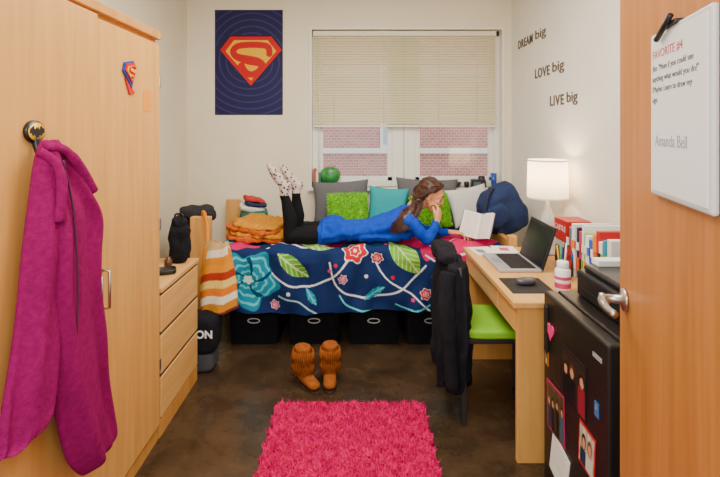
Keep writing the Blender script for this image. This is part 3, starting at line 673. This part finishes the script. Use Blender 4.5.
b.box(-.03,.03,-.04,.04,0,.001,M('pink_print','#CF4A6B',.7),T=mtx((.98,3.18,DZ+.009),(0,0,-6))); b.box(-.05,.0,-.05,.03,0,.001,M('grey_print','#7a7f8c',.7),T=mtx((.84,3.16,DZ+.005),(0,0,8))); b.done()
b=MB('mouse_pad'); b.box(.765,.98,2.34,2.58,DZ,DZ+.004,M('pad_dark','#1d1a1c',.7),.002); b.done()
b=MB('computer_mouse'); b.soft((.105,.062,.036),M('mouse_grey','#4a4a50',.3),mtx((.875,2.47,DZ+.021),(0,0,10)),e=2.5,amp=0); b.box(.90,.915,2.468,2.476,DZ+.034,DZ+.039,black,.002); b.done()
b=MB('vitamin_bottle'); c=(1.025,2.38,DZ); b.lathe([(.034,0),(.037,.004),(.037,.105),(.026,.118)],M('bottle_white','#EFEFEF',.35),c); b.lathe([(.0375,.02),(.0378,.022),(.0378,.075),(.0375,.077)],M('label_pink','#D0306E',.5),c,cap=False); b.lathe([(.0379,.045),(.0382,.046),(.0382,.06),(.0379,.061)],white,c,cap=False); b.lathe([(.027,.118),(.028,.12),(.028,.145),(.025,.148)],M('cap_white','#F4F4F4',.4),c); b.done()
b=MB('pen_cup'); c=(1.10,2.56,DZ); b.lathe([(.03,0),(.033,.1),(.030,.1),(.028,.006)],black,c)
for k,h in enumerate(('#d03a3a','#2b62b8','#e0b020','#3b9b4b','#f0f0f0')): b.tube([(c[0]+.008*math.cos(k*1.3),c[1]+.008*math.sin(k*1.3),DZ+.02),(c[0]+.026*math.cos(k*1.3),c[1]+.026*math.sin(k*1.3),DZ+.16+.01*k)],.004,M('pen_%d'%k,h,.4),6)
b.done()
b=MB('stapler'); b.box(1.11,1.15,2.27,2.40,DZ,DZ+.012,black,.004); b.box(1.113,1.147,2.275,2.40,DZ+.022,DZ+.045,black,.008,); b.box(1.118,1.142,2.38,2.40,DZ+.01,DZ+.03,steel,.002); b.done()
b=MB('binder_row'); y=2.24; cols=['#EDEBE6','#0F8FA4','#F3F1EC','#C9151D','#E8960B','#2B5FC0','#F3F1EC','#7DBF1F','#EDEBE6','#C8306E','#1a1a20','#EDEBE6','#1C7C8A','#DC5A1A']
for k,h in enumerate(cols):
    w=random.uniform(.022,.040); zt=random.uniform(.24,.31); b.box(1.18+random.uniform(0,.015),1.385,y,y+w-.002,DZ,DZ+zt,M('binder_%d'%k,h,.5),.003)
    b.box(1.176,1.181,y+.006,y+w-.008,DZ+.05,DZ+.12,M('label_%d'%k,cols[(k*5+3)%14],.6)); b.box(1.176,1.181,y+.006,y+w-.008,DZ+.16,DZ+.20,M('label_%d'%((k+6)%14),cols[(k*3+4)%14],.6)); y+=w
b.done()
b=MB('snapshot_frame'); T=mtx((1.155,2.65,DZ),(0,0,-80))@Matrix.Rotation(R(-10),4,'X')
b.box(-.05,.05,0,.012,.0,.17,M('frame_brown','#4a2c1a',.5),.003,T); b.box(-.04,.04,-.002,0,.015,.155,M('photo_red','#9a2d2a',.4,var=.5,vs=25),T=T); b.done()
b=MB('small_book_stack'); 
for k,h in enumerate(('#2a2c33','#7a2030','#3d4a5f','#d9d2c2')): b.box(1.22,1.37,2.76+.004*k,2.95-.005*k,DZ+k*.035,DZ+.033+k*.035,M('stackbook_%d'%k,h,.6),.003)
b.box(1.215,1.22,2.77,2.94,.90,1.02,M('red_card','#C00810',.5)); b.box(1.22,1.36,2.77,2.94,.893,1.02,M('red_box','#A81F24',.5),.003); o=b.done()
text('box_title','CASTLE',.045,(1.2145,2.935,.955),(0,-1,0),M('white_print'),o,depth=.0003,w=.15)
b=MB('table_lamp'); c=(1.245,3.12,DZ)
b.lathe([(.075,0),(.078,.012),(.03,.025),(.018,.06),(.04,.12),(.05,.18),(.035,.25),(.012,.31),(.010,.42)],M('lamp_ceramic','#C9CCCB',.3),c)
sh=translucent('lamp_shade_fabric','#FFEFD6',.6,emit=.45)
b.lathe([(.128,.36),(.122,.60)],sh,c,cap=False,n=48); b.lathe([(.129,.355),(.13,.365)],white,c,cap=False,n=48); b.lathe([(.1225,.595),(.1235,.605)],white,c,cap=False,n=48)
for a in (0,120,240): b.tube([(c[0],c[1],DZ+.42),(c[0]+.12*math.cos(R(a)),c[1]+.12*math.sin(R(a)),DZ+.42)],.0015,steel,5)
b.sphere((c[0],c[1],DZ+.46),(.028,.028,.038),M('bulb_glow','#FFE9C4',.5,emit=6,emith='#FFDFAE')); b.done()
# ---------------------------------------------------------------- fridge
fx0,fx1,fy0,fy1,fz=.82,1.37,1.56,2.10,.85
fb=M('fridge_black','#1c1715',.35,bump=.15,bs=250)
b=MB('mini_fridge'); b.box(fx0+.06,fx1,fy0,fy1,.02,fz,fb,.008); b.box(fx0,fx0+.055,fy0,fy1,.03,fz,fb,.012,seg=3)
for x in (.92,1.32):
    for y in (1.6,2.05): b.box(x-.02,x+.02,y-.02,y+.02,0,.02,black)
b.box(fx0-.012,fx0+.002,fy1-.06,fy1-.03,.60,.80,fb,.005); b.box(fx0-.002,fx0,1.60,1.66,.77,.785,silver)
b.done()
def onF(y,z,rot=0): return basis((fx0-.0015,y,z),(0,-1,0),(0,0,1),(-1,0,0))@Matrix.Rotation(R(rot),4,'Z')
b=MB('heart_magnet'); hp=[]
for a in np.linspace(0,2*math.pi,40,endpoint=False): hp.append((.0021*16*math.sin(a)**3,.0024*(13*math.cos(a)-5*math.cos(2*a)-2*math.cos(3*a)-math.cos(4*a))))
b.poly(hp,.005,M('heart_pink','#E03070',.5),onF(2.015,.705)); b.done()
pm=vcol('photo_print',.3)
b=MB('fridge_photos'); plist=[(1.81,.605,.21,.20,0,'#17171b',3,'#3a2a22'),(1.965,.395,.17,.20,3,'#B01A50',4,'#5a4a30'),(1.70,.415,.12,.155,-4,'#C01515',2,'#c9bda8'),(2.055,.575,.035,.06,0,'#B86A1e',1,'#3a5a30'),(1.63,.60,.03,.05,0,'#2a60a0',1,'#7aa0c0')]
for y,z,w,h,r_,bm_,np_,bgc in plist:
    b.box(-w/2,w/2,-h/2,h/2,0,.002,M('border_'+bm_,bm_,.5),T=onF(y,z,r_))
T=onF(1.93,.205,-12); b.box(-.08,.08,-.09,.09,0,.002,white,T=T)
for k in range(6): b.box(-.06,.04+.01*(k%2),.06-k*.018,.063-k*.018,.002,.0025,M('print_grey'),T=T)
fp=b.done()
for q,(y,z,w,h,r_,bm_,np_,bgc) in enumerate(plist):
    T=np.array(onF(y,z,r_)); ww,hh=w-.016,h-.016
    def Pf(u,v,T=T,ww=ww,hh=hh):
        L_=np.stack([(u-.5)*ww,(.5-v)*hh,np.full(len(u),.0026),np.ones(len(u))],1)@T.T; return L_[:,0],L_[:,1],L_[:,2]
    def Cf(u,v,q=q,np_=np_,bgc=bgc):
        c=np.tile(np.array(hx(bgc)),(len(u),1))*(.7+.5*(np.sin(u*9+q)*np.sin(v*7+q*2))[:,None]**2)
        rs=random.Random(q)
        for k in range(np_):
            cx=(k+.5)/np_+rs.uniform(-.05,.05); cyv=.36+rs.uniform(-.06,.06); r=.32/max(2,np_)
            bod=(np.abs(u-cx)<r*1.4)&(v>cyv+r*1.1); c[bod]=hx(rs.choice(['#20304a','#8c2030','#d0c8b8','#141418','#2a5a70']))
            c[((u-cx)/(r*1.0))**2+((v-cyv+.03)/(r*1.35))**2<1]=hx(rs.choice(['#2a1810','#5a3a20','#181010']))
            c[((u-cx)/(r*.68))**2+((v-cyv-.01)/(r*.95))**2<1]=hx('#C8906C')
        return c
    painted('photo_print_%d'%q,Pf,40,48,Cf,pm,parent=fp)
b=MB('printer'); b.box(.94,1.34,1.63,2.05,fz,fz+.11,M('printer_black','#17171a',.35),.015,seg=3); b.box(.96,1.33,1.65,2.03,fz+.11,fz+.135,M('printer_lid','#232327',.25),.01)
b.box(.935,.945,1.72,1.98,fz+.02,fz+.045,M('tray_dark','#08080a',.5)); b.box(1.0,1.24,1.98,2.04,fz+.135,fz+.16,M('paper_white','#EFEFEA',.8),.003); b.done()
# ---------------------------------------------------------------- wall words
brz=M('bronze_letters','#4f4234',.5)
for nme,t1,t2,y0,ym,y1,z in (('wall_words_dream','DREAM','big',4.17,3.80,3.55,2.25),('wall_words_love','LOVE','big',3.78,3.47,3.24,1.955),('wall_words_live','LIVE','big',3.49,3.235,3.05,1.725)):
    o=text(nme,t1,.10,(XR-.002,y0,z),(0,-1,0),brz,depth=.002,w=(y0-ym)*.93,offset=.0018,sp=1.15)
    # serif bars under and over the capitals
    text('script_part',t2,.10,(XR-.002,ym-.02,z+.01),(0,-1,0),brz,o,depth=.002,w=(ym-y1)*.88,offset=.0005)
# ---------------------------------------------------------------- poster
px0,px1,pz0,pz1=-1.278,-.662,1.686,2.638; ccx,ccz=-.952,2.185
def pcol(u,v):
    x=px0+(px1-px0)*u; z=pz1-(pz1-pz0)*v; X=(x-ccx)/.56; Z=(z-ccz)/.56
    c=np.tile(np.array(hx('#171646')),(len(u),1)); r=np.hypot(x-ccx,z-ccz); th=np.arctan2(z-ccz,x-ccx)
    c[np.sin(r*105+th*1+.6*np.sin(3*th))>.80]=hx('#2c2a6c'); 
    def inpoly(pts):
        m_=np.ones(len(X),bool)
        for i in range(len(pts)):
            (a,b_),(c_,d)=pts[i],pts[(i+1)%len(pts)]; m_&=((c_-a)*(Z-b_)-(d-b_)*(X-a))<=0
        return m_
    sc=lambda k,dz=0:[(a*k,b_*k+dz) for a,b_ in shield]
    c[inpoly(sc(1.05))]=hx('#120f2c'); c[inpoly(sc(1.0))]=hx('#C4060E'); inner=inpoly(sc(.82,.008)); c[inner]=hx('#EDB200')
    S=[(.30,.10),(.285,.2),(.2,.235),(0,.245),(-.2,.225),(-.285,.15),(-.24,.06),(-.05,.0),(.12,-.04),(.19,-.10),(.13,-.19),(.0,-.24),(-.10,-.19),(-.16,-.11)]
    S=smoothpts(S,6); d=seg_dist(X,Z,S); wd=.05+.035*np.exp(-((X/.2)**2+((Z+.01)/.12)**2)); c[inner&(d<wd)]=hx('#C4060E')
    bd=(u<.012)|(u>.988)|(v<.008)|(v>.992); c[bd]=hx('#15153A')
    return c
painted('hero_poster',lambda u,v:(px0+(px1-px0)*u,np.full(len(u),YB-.003),pz1-(pz1-pz0)*v),240,370,pcol,vcol('poster_print',.6))
# ---------------------------------------------------------------- door with whiteboard
tdir=Vector((-.27,-1,0)).normalized(); dn_=tdir.cross(Vector((0,0,1))); far=Vector((.797,1.45,0))
def DM(a,z,o=0): 
    l=far+tdir*a+dn_*o; return basis((l.x,l.y,z),tdir,(0,0,1),dn_)
b=MB('door_1'); T=DM(0,0)
b.box(0,.90,.008,2.06,-.045,0,doorw,.002,T)
b.box(-.0015,.002,.90,1.12,-.035,-.010,steel,.001,T)
for z in (.25,1.05,1.85): b.box(.898,.91,z,z+.09,-.05,-.01,steel,.002,T)
TL=DM(.068,1.06); b.lathe([(.030,0),(.033,.004),(.031,.010),(.013,.014),(.012,.055),(.015,.060),(.015,.070)],steel,(0,0,0),T=TL)
b.tube(cr([(0,0,.062),(.03,-.002,.068),(.075,-.006,.066),(.115,-.006,.056)],5),[.0125]*8+[.0105]*8,steel,12,TL)
b.done()
b=MB('door_jamb'); b.box(.565,.60,.42,.56,0,2.12,M('jamb_paint','#7a6a58',.5),.003); b.done()
wb=MB('whiteboard'); a0,a1=.325,.645
zt,zb=1.55+93*1.148/480,1.55-63*1.148/480
T=DM(0,0)
wb.box(a0,a1,zb,zt,0,.014,M('board_frame','#CFCFCC',.4),.006,T); wb.box(a0+.012,a1-.012,zb+.012,zt-.012,.014,.0155,M('board_white','#EDEEEA',.25),.0,T)
wb.box(a0+.1,a0+.17,zt-.003,zt+.006,0,.02,black,.002,T); wb.tube([(a0+.075,zt-.022,.024),(a0+.160,zt+.014,.024)],.006,black,10,T)
wo=wb.done()
mk=M('marker_black','#22222a',.6); mr=M('marker_red','#B82020',.6)
def wt(nme,s,size,a,z,m_,sx=1): 
    l=far+tdir*a+dn_*.0158; text(nme,s,size,(l.x,l.y,z),tdir,m_,wo,depth=.0002,sx=sx)
wt('title','FAVORITE #4',.027,a0+.022,zt-.060,mr,1.12)
for k,s in enumerate(('(fav: "Mom if you could see','anything what would you do?"','(Maybe: Learn to draw my','sign.')): wt('line_%d'%k,s,.0185,a0+.022,zt-.088-.024*k,mk,1.12)
l=far+tdir*(a0+.04)+dn_*.0158
text('signature','Amanda Bell',.036,(l.x,l.y,zb+.115),(tdir+Vector((0,0,.0))),M('marker_grey','#8a8f98',.6),wo,depth=.0002)
# ---------------------------------------------------------------- sill items
sz=HZ0; sy=YB+.0
b=MB('green_globe'); b.lathe([(.045,0),(.045,.01),(.012,.02),(.01,.04)],steel,(-.235,sy-.01,sz)); b.sphere((-.235,sy-.01,sz+.11),(.095,.05,.08),M('globe_green','#2E7F3A',.3,var=.6,vs=18)); b.done()
b=MB('sill_books'); x=-.385
for k,h in enumerate(('#B8462f','#e0d8c8','#2f6a5a')): b.box(x,x+.022,sy-.04,sy+.06,sz,sz+.17-.02*k,M('sillbook_%d'%k,h,.6),.002); x+=.024
b.done()
b=MB('alarm_clock'); b.box(1.04,1.17,sy-.045,sy+.03,sz,sz+.075,black,.01); b.lathe([(.02,0),(.024,.05),(.018,.055)],black,(1.00,sy-.01,sz)); b.lathe([(.018,.0),(.02,.03),(.03,.05),(.03,.1),(.02,.105)],black,(1.135,sy-.01,sz)); b.box(1.055,1.12,sy-.047,sy-.045,sz+.02,sz+.055,M('clock_face','#5a6a70',.2)); b.done()
b=MB('blue_tumbler'); b.lathe([(.022,0),(.028,.13),(.025,.13),(.02,.01)],M('tumbler_blue','#2348A8',.2),(1.245,sy-.01,sz)); b.tube([(1.245,sy-.01,sz+.02),(1.26,sy-.01,sz+.17)],.004,white,6); b.done()
b=MB('sill_bowl'); b.lathe([(.02,0),(.04,.02),(.055,.05),(.05,.05),(.035,.02)],M('bowl_dark','#33343a',.4),(.9,sy-.01,sz)); b.done()
# ---------------------------------------------------------------- lights
def area(name,loc,rot,sx,sy_,en,col=(1,1,1)):
    l=bpy.data.lights.new(name,'AREA'); l.shape='RECTANGLE'; l.size=sx; l.size_y=sy_; l.energy=en; l.color=col
    o=bpy.data.objects.new(name,l); o.location=loc; o.rotation_euler=[R(a) for a in rot]; COL.objects.link(o); return o
area('ceiling_light',(0.0,2.3,2.72),(0,0,0),1.2,1.6,72,(1,.95,.86))
area('front_fill_light',(-.1,-.5,2.45),(58,0,0),1.6,.8,58,(1,.96,.88))  # unseen lamp added behind and above the camera as soft frontal fill
l=bpy.data.lights.new('lamp_bulb','POINT'); l.energy=7; l.color=(1,.82,.6); l.shadow_soft_size=.04
o=bpy.data.objects.new('lamp_bulb_light',l); o.location=(1.245,3.12,DZ+.52); COL.objects.link(o)
w=bpy.data.worlds.new('World'); scene.world=w; w.use_nodes=True; bg=w.node_tree.nodes['Background']; bg.inputs['Color'].default_value=(.93,.96,1,1); bg.inputs['Strength'].default_value=1.7
# ---------------------------------------------------------------- camera
cd=bpy.data.cameras.new('Camera'); cd.lens=24; cd.sensor_width=36; cd.shift_x=4/720; cd.shift_y=-108.5/720; cd.clip_start=.02
co=bpy.data.objects.new('Camera',cd); co.location=(0,0,CH); co.rotation_euler=(R(90),0,0); COL.objects.link(co); scene.camera=co
